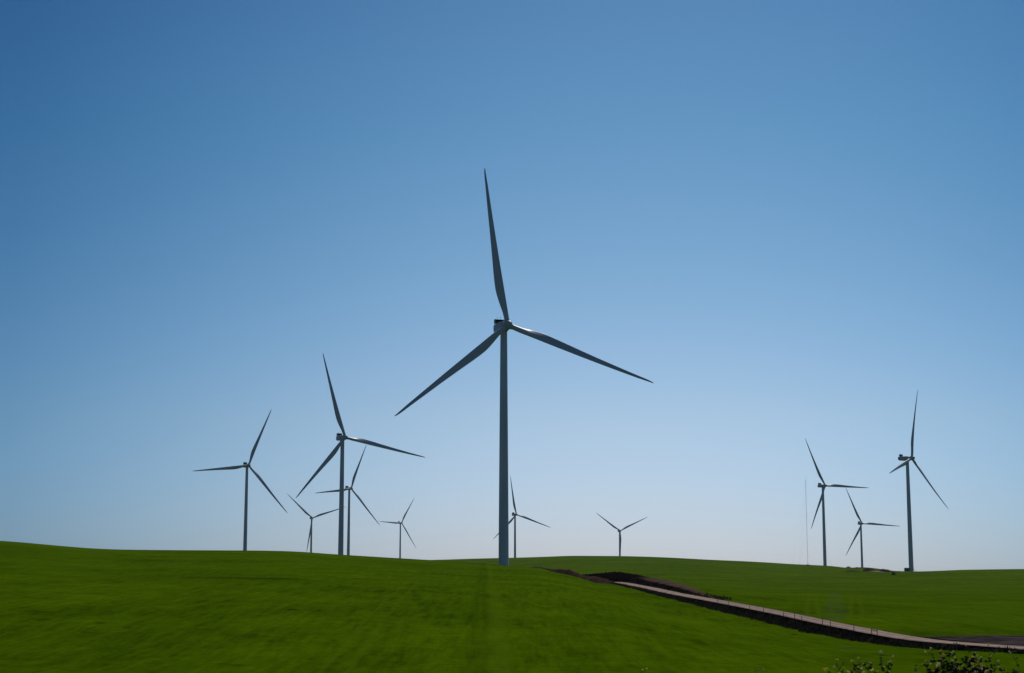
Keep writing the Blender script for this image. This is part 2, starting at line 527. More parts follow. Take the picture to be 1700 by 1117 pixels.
# ------------------------------------------------------------------ ground mesh and its crop material
def ground_mat():
    m, n, l, p = mat_new('young_wheat')
    tc = n.new('ShaderNodeTexCoord').outputs['Object']
    sep = n.new('ShaderNodeSeparateXYZ')
    l.new(tc, sep.inputs[0])
    X, Y = sep.outputs['X'], sep.outputs['Y']
    big = noise_node(n, l, tc, 0.012, 5, 0.6)
    mid = noise_node(n, l, tc, 0.09, 6, 0.65, (1, 0.55, 1), 0.5)
    fine = noise_node(n, l, tc, 1.3, 6, 0.75)
    rows = noise_node(n, l, tc, 1.0, 5, 0.75, (1.1, 0.07, 1), 0.12)
    clump = noise_node(n, l, tc, 0.34, 5, 0.7)
    s = math_node(n, l, 'ADD', math_node(n, l, 'MULTIPLY_ADD', big.outputs[0], 0.36, math_node(n, l, 'MULTIPLY_ADD', rows.outputs[0], 0.50, math_node(n, l, 'MULTIPLY', clump.outputs[0], 0.26))),
                  math_node(n, l, 'ADD', math_node(n, l, 'MULTIPLY', mid.outputs[0], 0.34), math_node(n, l, 'MULTIPLY_ADD', fine.outputs[0], 0.40, -0.37)))
    r = ramp(n, [(0.42, (0.022, 0.045, 0.0005)), (0.56, (0.043, 0.081, 0.0005)), (0.70, (0.066, 0.114, 0.0008))])
    l.new(s, r.inputs[0])
    col = r.outputs[0]
    # thin dark patches where the crop failed
    bare = noise_node(n, l, tc, 0.16, 5, 0.7, (0.5, 1, 1), 0.3)
    br = n.new('ShaderNodeMapRange')
    br.inputs['From Min'].default_value = 0.68
    br.inputs['From Max'].default_value = 0.76
    l.new(bare.outputs[0], br.inputs['Value'])
    col = mix_rgb(n, l, col, (0.014, 0.022, 0.003), math_node(n, l, 'MULTIPLY', br.outputs[0], 0.6))

    # seed-drill wheel tracks and dark streaks: pairs of straight lines across the field
    def track(px, py, ang, half_gap, width, strength, ymin, ymax, tone):
        nonlocal col
        dx, dy = math.sin(ang), math.cos(ang)
        q = math_node(n, l, 'SUBTRACT', math_node(n, l, 'MULTIPLY', math_node(n, l, 'SUBTRACT', X, px), dy),
                      math_node(n, l, 'MULTIPLY', math_node(n, l, 'SUBTRACT', Y, py), dx))
        wob = math_node(n, l, 'MULTIPLY_ADD', mid.outputs[0], 1.6, -0.8)
        q = math_node(n, l, 'ADD', q, wob)
        a = math_node(n, l, 'ABSOLUTE', math_node(n, l, 'SUBTRACT', math_node(n, l, 'ABSOLUTE', q), half_gap))
        mr = n.new('ShaderNodeMapRange')
        mr.inputs['From Min'].default_value = 0.0
        mr.inputs['From Max'].default_value = width
        mr.inputs['To Min'].default_value = strength
        mr.inputs['To Max'].default_value = 0.0
        l.new(a, mr.inputs['Value'])
        g = math_node(n, l, 'MULTIPLY', math_node(n, l, 'GREATER_THAN', Y, ymin), math_node(n, l, 'LESS_THAN', Y, ymax))
        f = math_node(n, l, 'MULTIPLY', math_node(n, l, 'MULTIPLY', mr.outputs[0], g), math_node(n, l, 'MULTIPLY_ADD', fine.outputs[0], 1.2, -0.1))
        col = mix_rgb(n, l, col, tone, f)

    pale, dark = (0.062, 0.102, 0.003), (0.020, 0.040, 0.001)
    track(-5.4, 300, R(-0.95), 0.5, 0.9, 0.7, 90, 640, dark)
    track(-3.6, 300, R(-0.95), 0.2, 0.9, 0.9, 90, 640, pale)
    track(-12.6, 112, R(-1.5), 0.9, 0.4, 1.0, 90, 330, pale)
    track(-25, 500, R(72), 1.0, 2.2, 0.6, 90, 640, dark)  # faint dark streak just below the left crest
    track(-70, 260, R(60), 0.9, 0.8, 0.6, 90, 640, dark)
    track(54.6, 300, R(10.4), 0.9, 0.8, 1.0, 232, 520, pale)
    track(58.8, 300, R(11.1), 0.7, 1.4, 0.6, 232, 540, (0.055, 0.078, 0.026))
    track(62.5, 300, R(11.8), 0.9, 0.7, 0.9, 232, 520, pale)
    track(120, 900, R(-70), 1.5, 9.0, 0.7, 700, 1200, dark)
    track(250, 1500, R(62), 2.0, 12.0, 0.5, 1000, 2000, dark)

    def patch(cx, cy, rxx, ryy, tone, strength):
        nonlocal col
        qx = math_node(n, l, 'DIVIDE', math_node(n, l, 'SUBTRACT', X, cx), rxx)
        qy = math_node(n, l, 'DIVIDE', math_node(n, l, 'SUBTRACT', Y, cy), ryy)
        q = math_node(n, l, 'ADD', math_node(n, l, 'MULTIPLY', qx, qx), math_node(n, l, 'MULTIPLY', qy, qy))
        q = math_node(n, l, 'ADD', q, math_node(n, l, 'MULTIPLY_ADD', fine.outputs[0], 2.4, -1.2))
        mr = n.new('ShaderNodeMapRange')
        mr.inputs['From Min'].default_value = 1.0
        mr.inputs['From Max'].default_value = 0.2
        mr.inputs['To Max'].default_value = strength
        l.new(q, mr.inputs['Value'])
        col = mix_rgb(n, l, col, tone, mr.outputs[0])

    for px, row, rxx, ryy, tone, st in ((1401, 1073, 1.1, 2.6, (0.07, 0.095, 0.035), .6), (1408, 1080, 1.0, 1.6, (0.08, 0.10, 0.045), .6),
                                        (1318, 1053, .8, 1.6, (0.008, 0.012, 0.003), .9), (485, 1012, 1.1, 1.7, (0.014, 0.024, 0.002), .8),
                                        (165, 1034, .7, 1.2, (0.016, 0.026, 0.002), .7),
                                        (70, 1029, .8, 1.2, (0.016, 0.026, 0.002), .7), (212, 1043, .5, 1.1, (0.016, 0.026, 0.002), .7),
                                        (390, 1104, .8, 1.0, (0.016, 0.028, 0.002), .6), (420, 960, 12, 5, (0.012, 0.026, 0.002), .7)):
        h = hit(px, row)
        patch(h.x, h.y, rxx, ryy, tone, st)

    l.new(col, p.inputs['Base Color'])
    p.inputs['Roughness'].default_value = 0.9
    p.inputs['Specular IOR Level'].default_value = 0.0
    hsum = math_node(n, l, 'ADD', math_node(n, l, 'MULTIPLY', fine.outputs[0], 0.35), math_node(n, l, 'MULTIPLY', mid.outputs[0], 0.9))
    bump(n, l, hsum, 0.5, 0.8, p)
    return m


nu, nd = len(UG), len(DG)
verts = np.stack([XX, YY, Z], -1)
verts[:, 0, 0] = UG * 3.0                      # the ground passes under the camera and behind it
verts[:, 0, 1] = -25.0
verts = verts.reshape(-1, 3)
ii, jj = np.meshgrid(np.arange(nu - 1), np.arange(nd - 1), indexing='ij')
q = (ii * nd + jj).ravel()
faces = np.stack([q, q + nd, q + nd + 1, q + 1], -1)
ground = link_mesh('ground', verts.tolist(), faces.tolist(), None)
ground.data.materials.append(ground_mat())
tag(ground, 'rolling field of short bright green young wheat', None, kind='structure')

# ------------------------------------------------------------------ gravel road, its bank, the dark gravel lot
nz = lambda x, y, z=0.0: noise.noise(Vector((x, y, z)))
vs, fs, side = [], [], []
prof = [(-1.0, -0.03), (-0.6, 0.03), (-0.2, 0.06), (0.2, 0.06), (0.6, 0.03), (1.0, -0.03)]
NP = len(prof)
for k, y in enumerate(RT):
    for a, h in prof:
        ww = RW * (1 + 0.10 * nz(y * 0.11, a * 3) + 0.10 * nz(y * 0.5, a * 5)) if abs(a) == 1 else RW
        vs.append((ROADX[k] + a * ww, y, ROADZ[k] + h))
        side.append(a)
for k in range(len(RT) - 1):
    for i in range(NP - 1):
        b = k * NP + i
        fs.append((b, b + 1, b + NP + 1, b + NP))
road = link_mesh('road', vs, fs, M_ROAD)
at = road.data.attributes.new('side', 'FLOAT', 'POINT')
at.data.foreach_set('value', side)
tag(road, 'pale tan gravel road running down the valley past the dark soil mound', None, kind='structure')

vs, fs = [], []
NB = 10
for k, y in enumerate(RT):
    h = BH[k]
    wd = 0.9 * h + 0.5 * (0.5 + nz(y * 0.17, 3.3)) + 0.35 + 0.35 * nz(y * 0.6, 8.1)
    for i in range(NB):
        f = i / (NB - 1)
        lump = 0.22 * min(h, 1.2) * (nz(y * 0.35, f * 4, 1.0) + 0.6 * nz(y * 0.9, f * 7, 5.0)) * math.sin(math.pi * min(1, f * 1.0))
        x = ROADX[k] - RW + 0.12 - wd * f - lump * 0.5
        z = ROADZ[k] - 0.05 - (h + 0.14) * (f ** 0.8) + lump
        vs.append((x, y, z))
for k in range(len(RT) - 1):
    for i in range(NB - 1):
        b = k * NB + i
        fs.append((b, b + NB, b + NB + 1, b + 1))
bank = link_mesh('embankment', vs, fs, M_BANK)
tag(bank, 'dark bare earth bank falling from the gravel road to the near field', None, kind='structure')

lot_v, lot_f = [], []
NL = 26
for i in range(NL):
    t = i / (NL - 1)
    x0 = 46.0 + 58 * t
    yfar = 193.5 + 1.2 * nz(t * 9, 2.0) - 3.5 * max(0, 1 - t * 6)
    ynear = max(60.0, float(np.interp(x0 - RW - 0.1, ROADX[::-1], RT[::-1])))
    if x0 - RW - 0.1 > ROADX.max():
        ynear = 120
    for j in range(9):
        f = j / 8
        y = ynear * (1 - f) + yfar * f
        lot_v.append((x0, y, max(ground_z(x0, y), road_at(y)[1] - 0.14) + 0.05))
for i in range(NL - 1):
    for j in range(8):
        b = i * 9 + j
        lot_f.append((b, b + 9, b + 10, b + 1))
lot = link_mesh('gravel_lot', lot_v, lot_f, M_LOT)
tag(lot, 'dark grey gravel pad opening off the far side of the road', None, kind='structure')


# ------------------------------------------------------------------ heaps of soil
def heap(name, path, mat, n_len=90, n_w=22, rough=0.22, seed=0.0, steep=0.0, brown_mix=None):
    """path: list of (x, y, half width, height); an irregular ridge of earth sitting on the ground"""
    P = np.array(path, float)
    t = np.linspace(0, 1, len(P))
    ti = np.linspace(0, 1, n_len)
    X_, Y_, W_, H_ = (pchip(t, P[:, i], ti) for i in range(4))
    o = Vector((float(X_.mean()), float(Y_.mean()), 0))
    o.z = ground_z(o.x, o.y)
    vs, fs, dv = [], [], []
    for k in range(n_len):
        k0, k1 = max(0, k - 1), min(n_len - 1, k + 1)
        tx, ty = X_[k1] - X_[k0], Y_[k1] - Y_[k0]
        L = math.hypot(tx, ty)
        nx, ny = -ty / L, tx / L
        if nx > 0:
            nx, ny = -nx, -ny                # a = -1 is the right side, +1 the left side
        for i in range(n_w):
            a = -1 + 2 * i / (n_w - 1)
            aa = a + steep * (1 - a * a)
            off = aa * W_[k] * (1 + 0.12 * nz(k * 0.23, a, seed))
            x, y = X_[k] + nx * off, Y_[k] + ny * off
            sh = max(0.0, 1 - abs(a) ** 1.7)
            lump = 1 + rough * (nz(k * 0.35, a * 3, seed + 2) + 0.7 * nz(k * 0.8, a * 6, seed + 5))
            z = ground_z(x, y) - 0.25 + (H_[k] + 0.25) * sh * lump
            vs.append((x - o.x, y - o.y, z - o.z))
            dv.append(brown_mix(ti[k], a) if brown_mix else 0.5)
    for k in range(n_len - 1):
        for i in range(n_w - 1):
            b = k * n_w + i
            fs.append((b, b + 1, b + n_w + 1, b + n_w))
    ob = link_mesh(name, vs, fs, mat)
    ob.location = o
    at = ob.data.attributes.new('brown_mix', 'FLOAT', 'POINT')
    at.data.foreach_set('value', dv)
    return ob


def rx_(y):
    return float(np.interp(y, RT, ROADX))


mp_ = []
ys_ = np.linspace(200, 620, 4200)
for px, row, off, wd in ((970, 953.5, 7.4, 2.2), (985, 952.2, 8.0, 3.2), (1005, 950.6, 8.6, 4.4), (1030, 950.3, 9.0, 5.9), (1058, 953.0, 9.0, 6.0), (1083, 958.3, 9.0, 6.0),
                         (1119, 966.2, 7.8, 4.9), (1145, 974.6, 6.2, 3.3), (1170, 984.6, 4.6, 1.7), (1194, 993.6, 3.9, 1.1), (1208, 998.5, 3.7, .8)):
    u = (px - CX) / FPX * (math.cos(PITCH) + e_of(row) * math.sin(PITCH))
    d = float(ys_[np.argmin(np.abs((28 + 19 * (450 - ys_) / 300 + off) / ys_ - u))])
    mp_.append((u * d, d, wd, min(4.5, max(0.05, e_of(row) * d - ground_z(u * d, d)))))
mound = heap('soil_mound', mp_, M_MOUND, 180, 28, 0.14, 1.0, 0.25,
             brown_mix=lambda t, a: sstep(0.42, 0.56, t) * (1 - 0.9 * sstep(0.30, 0.62, a) * (1 - sstep(0.72, 0.85, t))))  # far half and left face coloured near black, the rest brown
tag(mound, 'long mound of dark soil with a brown top behind the gravel road', 'soil mound')

bp = []
for px, row, d, wd in ((876, 941.9, 612, 1.0), (905, 942.9, 578, 1.8), (938, 945.6, 535, 2.4), (960, 949.4, 508, 2.7), (978, 953.2, 488, 2.9), (994, 958.3, 468, 2.9),
                       (1008, 963.0, 449, 2.6), (1022, 968.0, 432, 2.1), (1042, 976.5, 412, 1.4), (1068, 984.5, 386, .8)):
    x = (px - CX) / FPX * d * (math.cos(PITCH) + e_of(row) * math.sin(PITCH))
    bp.append((x, d, wd, min(2.2, max(0.05, e_of(row) * d - ground_z(x, d)))))
berm = heap('soil_berm', bp, M_BERM, 150, 18, 0.16, 4.0)
tag(berm, 'thin ridge of red brown soil along the crest edge left of the road cutting', 'soil berm')

for (pa, pb, row, wd, h, lab) in ((1403, 1428, 948.6, 5.0, 0.9, 'small dark soil heap on far hillside, left of the pale dirt pad'),
                                  (1436, 1450, 947.8, 6.0, 2.4, 'dark soil heap on the left edge of the pale dirt pad far off'),
                                  (1461, 1479, 948.6, 5.0, 2.0, 'dark soil heap on the right edge of the pale dirt pad far off')):
    a, b = hit(pa, row), hit(pb, row + 0.8)
    mid_ = (a + b) / 2
    hp = heap('soil_heap', [(a.x, a.y, .8, .1), (a.x * .7 + b.x * .3, a.y * .7 + b.y * .3, wd, h), (a.x * .3 + b.x * .7, a.y * .3 + b.y * .7, wd, h * .8), (b.x, b.y, .8, .1)],
              M_BERM, 40, 14, 0.3, pa * 0.01)
    tag(hp, lab, 'soil heap', 'soil heaps on the far hillside')

# pale dirt pad between the far heaps
g = hit(1455.5, 949.3)
pv, pf = [(0, 0, 0)], []
for i in range(20):
    a = i / 20 * 2 * math.pi
    rr = 1 + 0.15 * nz(i * 0.9, 7.7)
    x, y = g.x + math.cos(a) * 3.6 * rr, g.y + 16 + math.sin(a) * 46 * rr
    pv.append((x, y, ground_z(x, y) + 0.35))
pv[0] = (g.x, g.y + 16, ground_z(g.x, g.y + 16) + 0.4)
for i in range(20):
    pf.append((0, i + 1, (i + 1) % 20 + 1))
pad = link_mesh('dirt_pad', pv, pf, M_ROAD)
tag(pad, 'small pale dirt pad between soil heaps on the far hillside', None, kind='structure')


# ------------------------------------------------------------------ wind turbines
ROTR, OH, TILT = 68.0, 4.8, R(5.52)


def lathe(bm_, profile, n, m=Matrix.Identity(4), close_top=True):
    rings = []
    for (r_, z_) in profile:
        if r_ < 1e-6:
            rings.append([bm_.verts.new(m @ Vector((0, 0, z_)))])
        else:
            rings.append([bm_.verts.new(m @ Vector((r_ * math.cos(2 * math.pi * i / n), r_ * math.sin(2 * math.pi * i / n), z_))) for i in range(n)])
    for a, b in zip(rings[:-1], rings[1:]):
        for i in range(n):
            j = (i + 1) % n
            if len(a) == 1 and len(b) == 1:
                continue
            if len(a) == 1:
                bm_.faces.new((a[0], b[i], b[j]))
            elif len(b) == 1:
                bm_.faces.new((a[i], a[j], b[0]))
            else:
                bm_.faces.new((a[i], a[j], b[j], b[i]))


def tower_bm():
    bm = bmesh.new()
    top = HUBH - 2.0
    prof_ = [(0, -1.5), (3.6, -1.5), (3.6, 0.12), (2.32, 0.15), (2.32, 0.40)]
    r_of = lambda z: 2.17 + (1.46 - 2.17) * (z / top) ** 1.15
    prof_.append((r_of(0.41), 0.41))
    prof_ += [(r_of(z_), z_) for z_ in (20.5, 43.0, 70.0)]
    prof_ += [(r_of(top - 0.3), top - 0.3), (1.62, top - 0.25), (1.62, top + 0.15), (0, top + 0.15)]
    lathe(bm, prof_, 48)
    return bm


def blade_mesh():
    rs = [1.3, 2.2, 3.4, 4.6, 6, 7.5, 9, 10.5, 12, 14, 16, 19, 23, 27, 32, 37, 42, 47, 52, 57, 61, 64, 66, 67.2, 67.8, 68.0]
    chord = np.interp(rs, [1.3, 3.6, 6, 9, 12, 14.5, 17, 22, 30, 40, 50, 60, 65, 67, 67.8, 68], [2.15, 2.15, 2.4, 2.95, 3.45, 3.75, 3.85, 3.6, 3.0, 2.35, 1.78, 1.2, .86, .55, .28, .1])
    le = np.interp(rs, [1.3, 5, 12, 20, 40, 60, 68], [1.07, 1.08, 1.05, .97, .75, .42, .10])
    thick = np.interp(rs, [1.3, 3.4, 6, 9, 12, 16, 24, 40, 60, 68], [1.0, 1.0, .80, .56, .43, .35, .27, .21, .18, .18])
    twist = np.interp(rs, [1.3, 3.4, 8, 14, 22, 34, 50, 68], [16, 16, 15.5, 12, 8, 4, 1, -1.5])
    circ = 1 - sstep(3.0, 10.5, np.array(rs))
    N = 28
    vs, fs = [], []
    for k, r_ in enumerate(rs):
        c, th = chord[k], thick[k]
        tw = R(twist[k])
        s_ = r_ / ROTR
        fwd = math.tan(R(3.5)) * r_ + 3.15 * s_ ** 2.2
        zz = r_ * math.cos(R(3.5)) * (1 if r_ < 60 else 1 - 0.0016 * (r_ - 60) / 8)
        for i in range(N):
            a = 2 * math.pi * i / N
            # aerofoil: xi 0 leading edge .. 1 trailing edge
            xi = 0.5 * (1 - math.cos(a))
            up = 1 if a < math.pi else -1
            yt = 5 * th * (0.2969 * math.sqrt(xi) - 0.126 * xi - 0.3516 * xi ** 2 + 0.2843 * xi ** 3 - 0.1015 * xi ** 4)
            yc = 0.03 * 4 * xi * (1 - xi)
            ya = up * yt + yc
            yci = up * 0.5 * math.sqrt(max(0, 1 - (2 * xi - 1) ** 2))
            f = circ[k]
            yy = ((1 - f) * ya + f * yci) * c
            xx = le[k] - xi * c                       # leading edge towards +X
            # twist: leading edge turned upwind (-Y)
            x2 = xx * math.cos(tw) + yy * math.sin(tw)
            y2 = -xx * math.sin(tw) + yy * math.cos(tw)
            vs.append((x2, y2 - fwd, zz))
    for k in range(len(rs) - 1):
        for i in range(N):
            j = (i + 1) % N
            fs.append((k * N + i, k * N + j, (k + 1) * N + j, (k + 1) * N + i))
    fs.append(tuple(range(N))[::-1])
    fs.append(tuple((len(rs) - 1) * N + i for i in range(N)))
    return vs, fs


ROT_TILT = Matrix.Rotation(-TILT, 4, 'X')


def hub_bm():
    bm = bmesh.new()
    # nose points upwind: local +Z of the lathe becomes -Y
    m = Matrix.Rotation(R(90), 4, 'X')
    lathe(bm, [(0, -1.9), (1.55, -1.9), (1.85, -1.5), (1.95, -0.6), (1.93, 0.4), (1.78, 1.3), (1.42, 2.1), (0.9, 2.65), (0.4, 2.88), (0, 2.93)], 36, m)
    for k in range(3):
        q = Matrix.Rotation(2 * math.pi * k / 3, 4, 'Y') @ Matrix.Rotation(R(3.5), 4, 'X')
        p0, p1 = q @ Vector((0, 0, 0.9)), q @ Vector((0, 0, 2.15))
        add_tube(bm, p0, p1, 1.34, 1.30, 28)
    return bm


def build_turbine(label):
    t = thing('wind_turbine', label, 'wind turbine', (0, 0, 0), 0, 'wind turbines on the green hills')
    tower = from_bm('tower', tower_bm(), M_TOWER, t, True)
    bm = bmesh.new()
    add_box(bm, (1.05, 0.16, 2.3), (0, -2.16, 2.9), 0.05)
    add_box(bm, (1.5, 1.3, 0.12), (0, -2.75, 1.62))
    for i in range(6):
        add_box(bm, (1.2, 0.28, 0.05), (0, -3.45 - 0.28 * i, 1.4 - 0.26 * i))
    for sx in (-0.68, 0.68):
        add_tube(bm, (sx, -3.3, 1.62), (sx, -3.3, 2.65), 0.03, n=6)
        add_tube(bm, (sx, -3.3, 2.65), (sx, -5.0, 1.1), 0.03, n=6)
    from_bm('door', bm, M_STEEL, tower)
    # nacelle: tapered, round-shouldered housing
    bm = bmesh.new()
    secs = [(-3.0, 1.45, -1.45, 1.5, 0.9), (-2.3, 1.85, -1.85, 1.8, 0.75), (0.5, 2.0, -2.0, 1.95, 0.55), (4.5, 2.0, -2.0, 2.0, 0.5), (7.2, 1.95, -1.75, 1.95, 0.55), (8.4, 1.75, -1.3, 1.75, 0.7), (8.75, 1.4, -0.9, 1.4, 0.7)]
    rings = []
    for (y, hw, z0, z1, rad) in secs:
        ring = []
        for cx_, cz_, a0 in ((hw - rad, z1 - rad, 0), (-(hw - rad), z1 - rad, 90), (-(hw - rad), z0 + rad, 180), (hw - rad, z0 + rad, 270)):
            for q in range(5):
                a = R(a0 + q * 22.5)
                ring.append(bm.verts.new((cx_ + rad * math.cos(a), y, cz_ + rad * math.sin(a) + HUBH)))
        rings.append(ring)
    for a, b in zip(rings[:-1], rings[1:]):
        for i in range(len(a)):
            j = (i + 1) % len(a)
            bm.faces.new((a[i], a[j], b[j], b[i]))
    bm.faces.new(rings[0])
    bm.faces.new(rings[-1])
    nac = from_bm('nacelle', bm, M_NAC, t, True)
    # cooler standing on the rear of the roof: frame of pale panels round a dark radiator
    bm = bmesh.new()
    zt = HUBH + 1.96
    for sx in (-1.87, 1.87):
        add_box(bm, (0.16, 1.9, 1.95), (sx, 6.2, zt + 1.05), 0.04)
    add_box(bm, (3.9, 1.5, 0.14), (0, 6.2, zt + 0.28), 0.03)
    add_box(bm, (3.6, 0.5, 0.10), (0, 6.2, zt + 2.00), 0.03)
    for sx in (-1.2, 1.2):
        add_box(bm, (0.22, 1.0, 0.4), (sx, 6.2, zt + 0.05))
    cooler = from_bm('cooler', bm, M_COOL, nac)
    bm = bmesh.new()
    add_box(bm, (3.56, 0.34, 1.58), (0, 6.15, zt + 1.16), 0.03)
    for i in range(9):
        add_box(bm, (3.5, 0.06, 0.05), (0, 5.95, zt + 0.5 + i * 0.165))
    from_bm('radiator', bm, M_DARK, nac)
    for sx in (-0.75, 0.75):
        bm = bmesh.new()
        add_tube(bm, (sx, 6.3, zt + 2.0), (sx, 6.3, zt + 3.15), 0.05, n=6)
        add_tube(bm, (sx - 0.22, 6.3, zt + 3.1), (sx + 0.22, 6.3, zt + 3.1), 0.06, n=6)
        from_bm('wind_sensor', bm, M_STEEL, nac)
    hub = from_bm('hub', hub_bm(), M_NAC, t, True)
    vs, fs = blade_mesh()
    b0 = link_mesh('blade', vs, fs, M_BLADE, t)
    blades = [b0]
    for k in (1, 2):
        b = b0.copy()
        C.objects.link(b)
        b.parent = t
        blades.append(b)
    return t


def pose(t, x, y, z, yaw, phase):
    t.location = (x, y, z)
    t.rotation_euler = (0, 0, R(yaw))
    k = 0
    for ch in t.children:
        nm = ch.name.split('.')[0]
        base = Matrix.Translation((0, -OH, HUBH)) @ ROT_TILT
        if nm == 'blade':
            ch.matrix_local = base @ Matrix.Rotation(R(phase) + k * 2 * math.pi / 3, 4, 'Y')
            k += 1
        elif nm == 'hub':
            ch.matrix_local = base @ Matrix.Rotation(R(phase), 4, 'Y')


def copy_tree(o, parent=None):
    c = o.copy()
    C.objects.link(c)
    if parent:
        c.parent = parent
    for ch in list(o.children):
        copy_tree(ch, c)
    return c


TLAB = ['largest wind turbine, standing closest in the middle on the near green crest',
        'second largest wind turbine, behind the left green hill, with tower in front of another turbine',
        'leftmost wind turbine with one blade pointing level to the left',
        'wind turbine close behind the second largest one, just right of its tower',
        'small far wind turbine with two blades raised, just left of the second largest',
        'small far wind turbine alone between the second largest and the largest tower',
        'small far wind turbine just right of the largest tower, one blade passing behind it',
        'far wind turbine alone right of centre, two blades raised like a Y',
        'wind turbine right beside the thin lattice mast, one blade level to the right',
        'smaller wind turbine between the one beside the mast and the rightmost one',
        'rightmost wind turbine, seen most from the side, with a dark cabinet at its foot']
proto = build_turbine(TLAB[0])
all_t = [proto] + [copy_tree(proto) for _ in TURB[1:]]
for o, lab, (x, y, z, yaw, ph) in zip(all_t, TLAB, TURB):
    o['label'] = lab
    pose(o, x, y, z - HUBH, yaw, ph)

# ------------------------------------------------------------------ cabinet at the right turbine
tx, ty, tz = TURB[10][0], TURB[10][1], TURB[10][2] - HUBH
cab = thing('transformer_cabinet', 'dark green transformer cabinet at the foot of the rightmost turbine', 'cabinet', (tx - 4.7, ty - 2.0, ground_z(tx - 4.7, ty - 2.0) + 0.25), 0.15)
bm = bmesh.new()
add_box(bm, (3.9, 2.6, 3.0), (0, 0, 1.85), 0.06)
add_box(bm, (4.1, 2.8, 0.16), (0, 0, 3.43), 0.04)
add_box(bm, (0.5, 0.5, 0.35), (0.2, 0, 3.66), 0.05)
from_bm('body', bm, M_GREENBOX, cab)
bm = bmesh.new()
add_box(bm, (4.6, 3.4, 0.9), (0, 0, -0.08), 0.03)
from_bm('plinth', bm, M_CONC, cab)
for sx in (-0.92, 0.92):
    bm = bmesh.new()
    add_box(bm, (1.7, 0.06, 2.1), (sx, -1.32, 1.55), 0.02)
    d = from_bm('door', bm, M_GREENBOX, cab)
    bm = bmesh.new()
    add_box(bm, (0.06, 0.06, 0.3), (sx * 0.25, -1.38, 1.55), 0.01)
    from_bm('handle', bm, M_STEEL, d)

# ------------------------------------------------------------------ lattice met mast with guy wires
g = hit(1341.2, 938.9)
MX, MY = g.x, 2040.0
MX = (1341.2 - CX) / FPX * MY * (math.cos(PITCH) + e_of(938.9) * math.sin(PITCH))
MZ = ground_z(MX, MY)
mh = e_of(790.5) * MY - MZ
mast = thing('lattice_mast', 'tall hair thin guyed lattice mast left of the turbines on the right', 'mast', (MX, MY, MZ))
bm = bmesh.new()
legs = [(0.40 * math.cos(R(a)), 0.40 * math.sin(R(a))) for a in (90, 210, 330)]
for (lx, ly) in legs:
    add_tube(bm, (lx, ly, -0.5), (lx, ly, mh - 5), 0.045, n=5)
nst = int((mh - 5) / 1.6)
for i in range(nst):
    z0 = i * 1.6
    for k in range(3):
        a, b = legs[k], legs[(k + 1) % 3]
        if i % 2:
            a, b = b, a
        add_tube(bm, (a[0], a[1], z0), (b[0], b[1], z0 + 1.6), 0.02, n=4, caps=False)
add_tube(bm, (0, 0, mh - 6), (0, 0, mh), 0.06, 0.03, 6)
from_bm('mast_body', bm, M_STEEL, mast)
for az in (100, 220, 340):
    for f in (0.3, 0.55, 0.8, 0.96):
        bm = bmesh.new()
        ax, ay = 30 * math.cos(R(az)), 30 * math.sin(R(az))
        add_tube(bm, (0, 0, mh * f), (ax, ay, ground_z(MX + ax, MY + ay) - MZ), 0.012, n=4, caps=False)
        from_bm('guy_wire', bm, M_WIRE, mast)
for hf in (0.55, 0.75, 0.985):
    bm = bmesh.new()
    add_tube(bm, (0.3, 0, mh * hf), (2.4, 0, mh * hf), 0.05, n=5)
    add_tube(bm, (2.35, 0, mh * hf), (2.35, 0, mh * hf + 0.5), 0.06, n=5)
    from_bm('sensor_boom', bm, M_STEEL, mast)

# ------------------------------------------------------------------ wire fence along the near edge of the road
fence = thing('wire_fence', 'low wire fence on thin dark posts along the near edge of the road', 'fence', (rx_(250) - RW - 0.2, 250, float(np.interp(250, RT, ROADZ))))
FO = fence.location.copy()
post_bm = bmesh.new()
add_box(post_bm, (0.065, 0.065, 1.3), (0, 0, 0.45), 0.01)
post0 = from_bm('post', post_bm, M_POST, fence)
fy = []
for px in (1187, 1205, 1240, 1262, 1294, 1313, 1324, 1358, 1371, 1409, 1437, 1447):
    u = (px - CX) / FPX
    ys = np.linspace(140, 480, 3000)
    fy.append(float(ys[np.argmin(np.abs((np.interp(ys, RT, ROADX) - RW - 0.2) / ys - u))]))
tops = []
for k, y in enumerate(fy):
    b = post0 if k == 0 else post0.copy()
    if k:
        C.objects.link(b)
        b.parent = fence
    x, z = rx_(y) - RW - 0.2 + rng.uniform(-.05, .05), float(np.interp(y, RT, ROADZ)) - 0.1
    b.location = Vector((x, y, z)) - FO
    b.rotation_euler = (rng.uniform(-.07, .07), rng.uniform(-.07, .07), rng.uniform(0, 3))
    b.scale = (1, 1, rng.uniform(0.55, 0.95) if k < 10 else 0.68)
    tops.append(Vector((x, y, z)) - FO)
for hz in (0.3, 0.5, 0.7):
    bm = bmesh.new()
    for a, b in zip(tops[:-1], tops[1:]):
        m_ = (a + b) / 2 + Vector((0, 0, hz - 0.03))
        add_tube(bm, a + Vector((0, 0, hz)), m_, 0.009, n=4, caps=False)
        add_tube(bm, m_, b + Vector((0, 0, hz)), 0.009, n=4, caps=False)
    from_bm('wire', bm, M_WIRE, fence)
bm = bmesh.new()
add_tube(bm, tops[10] + Vector((0, 0, 0.62)), tops[11] + Vector((0, 0, 0.62)), 0.035, n=6)
from_bm('brace_rail', bm, M_POST, fence)

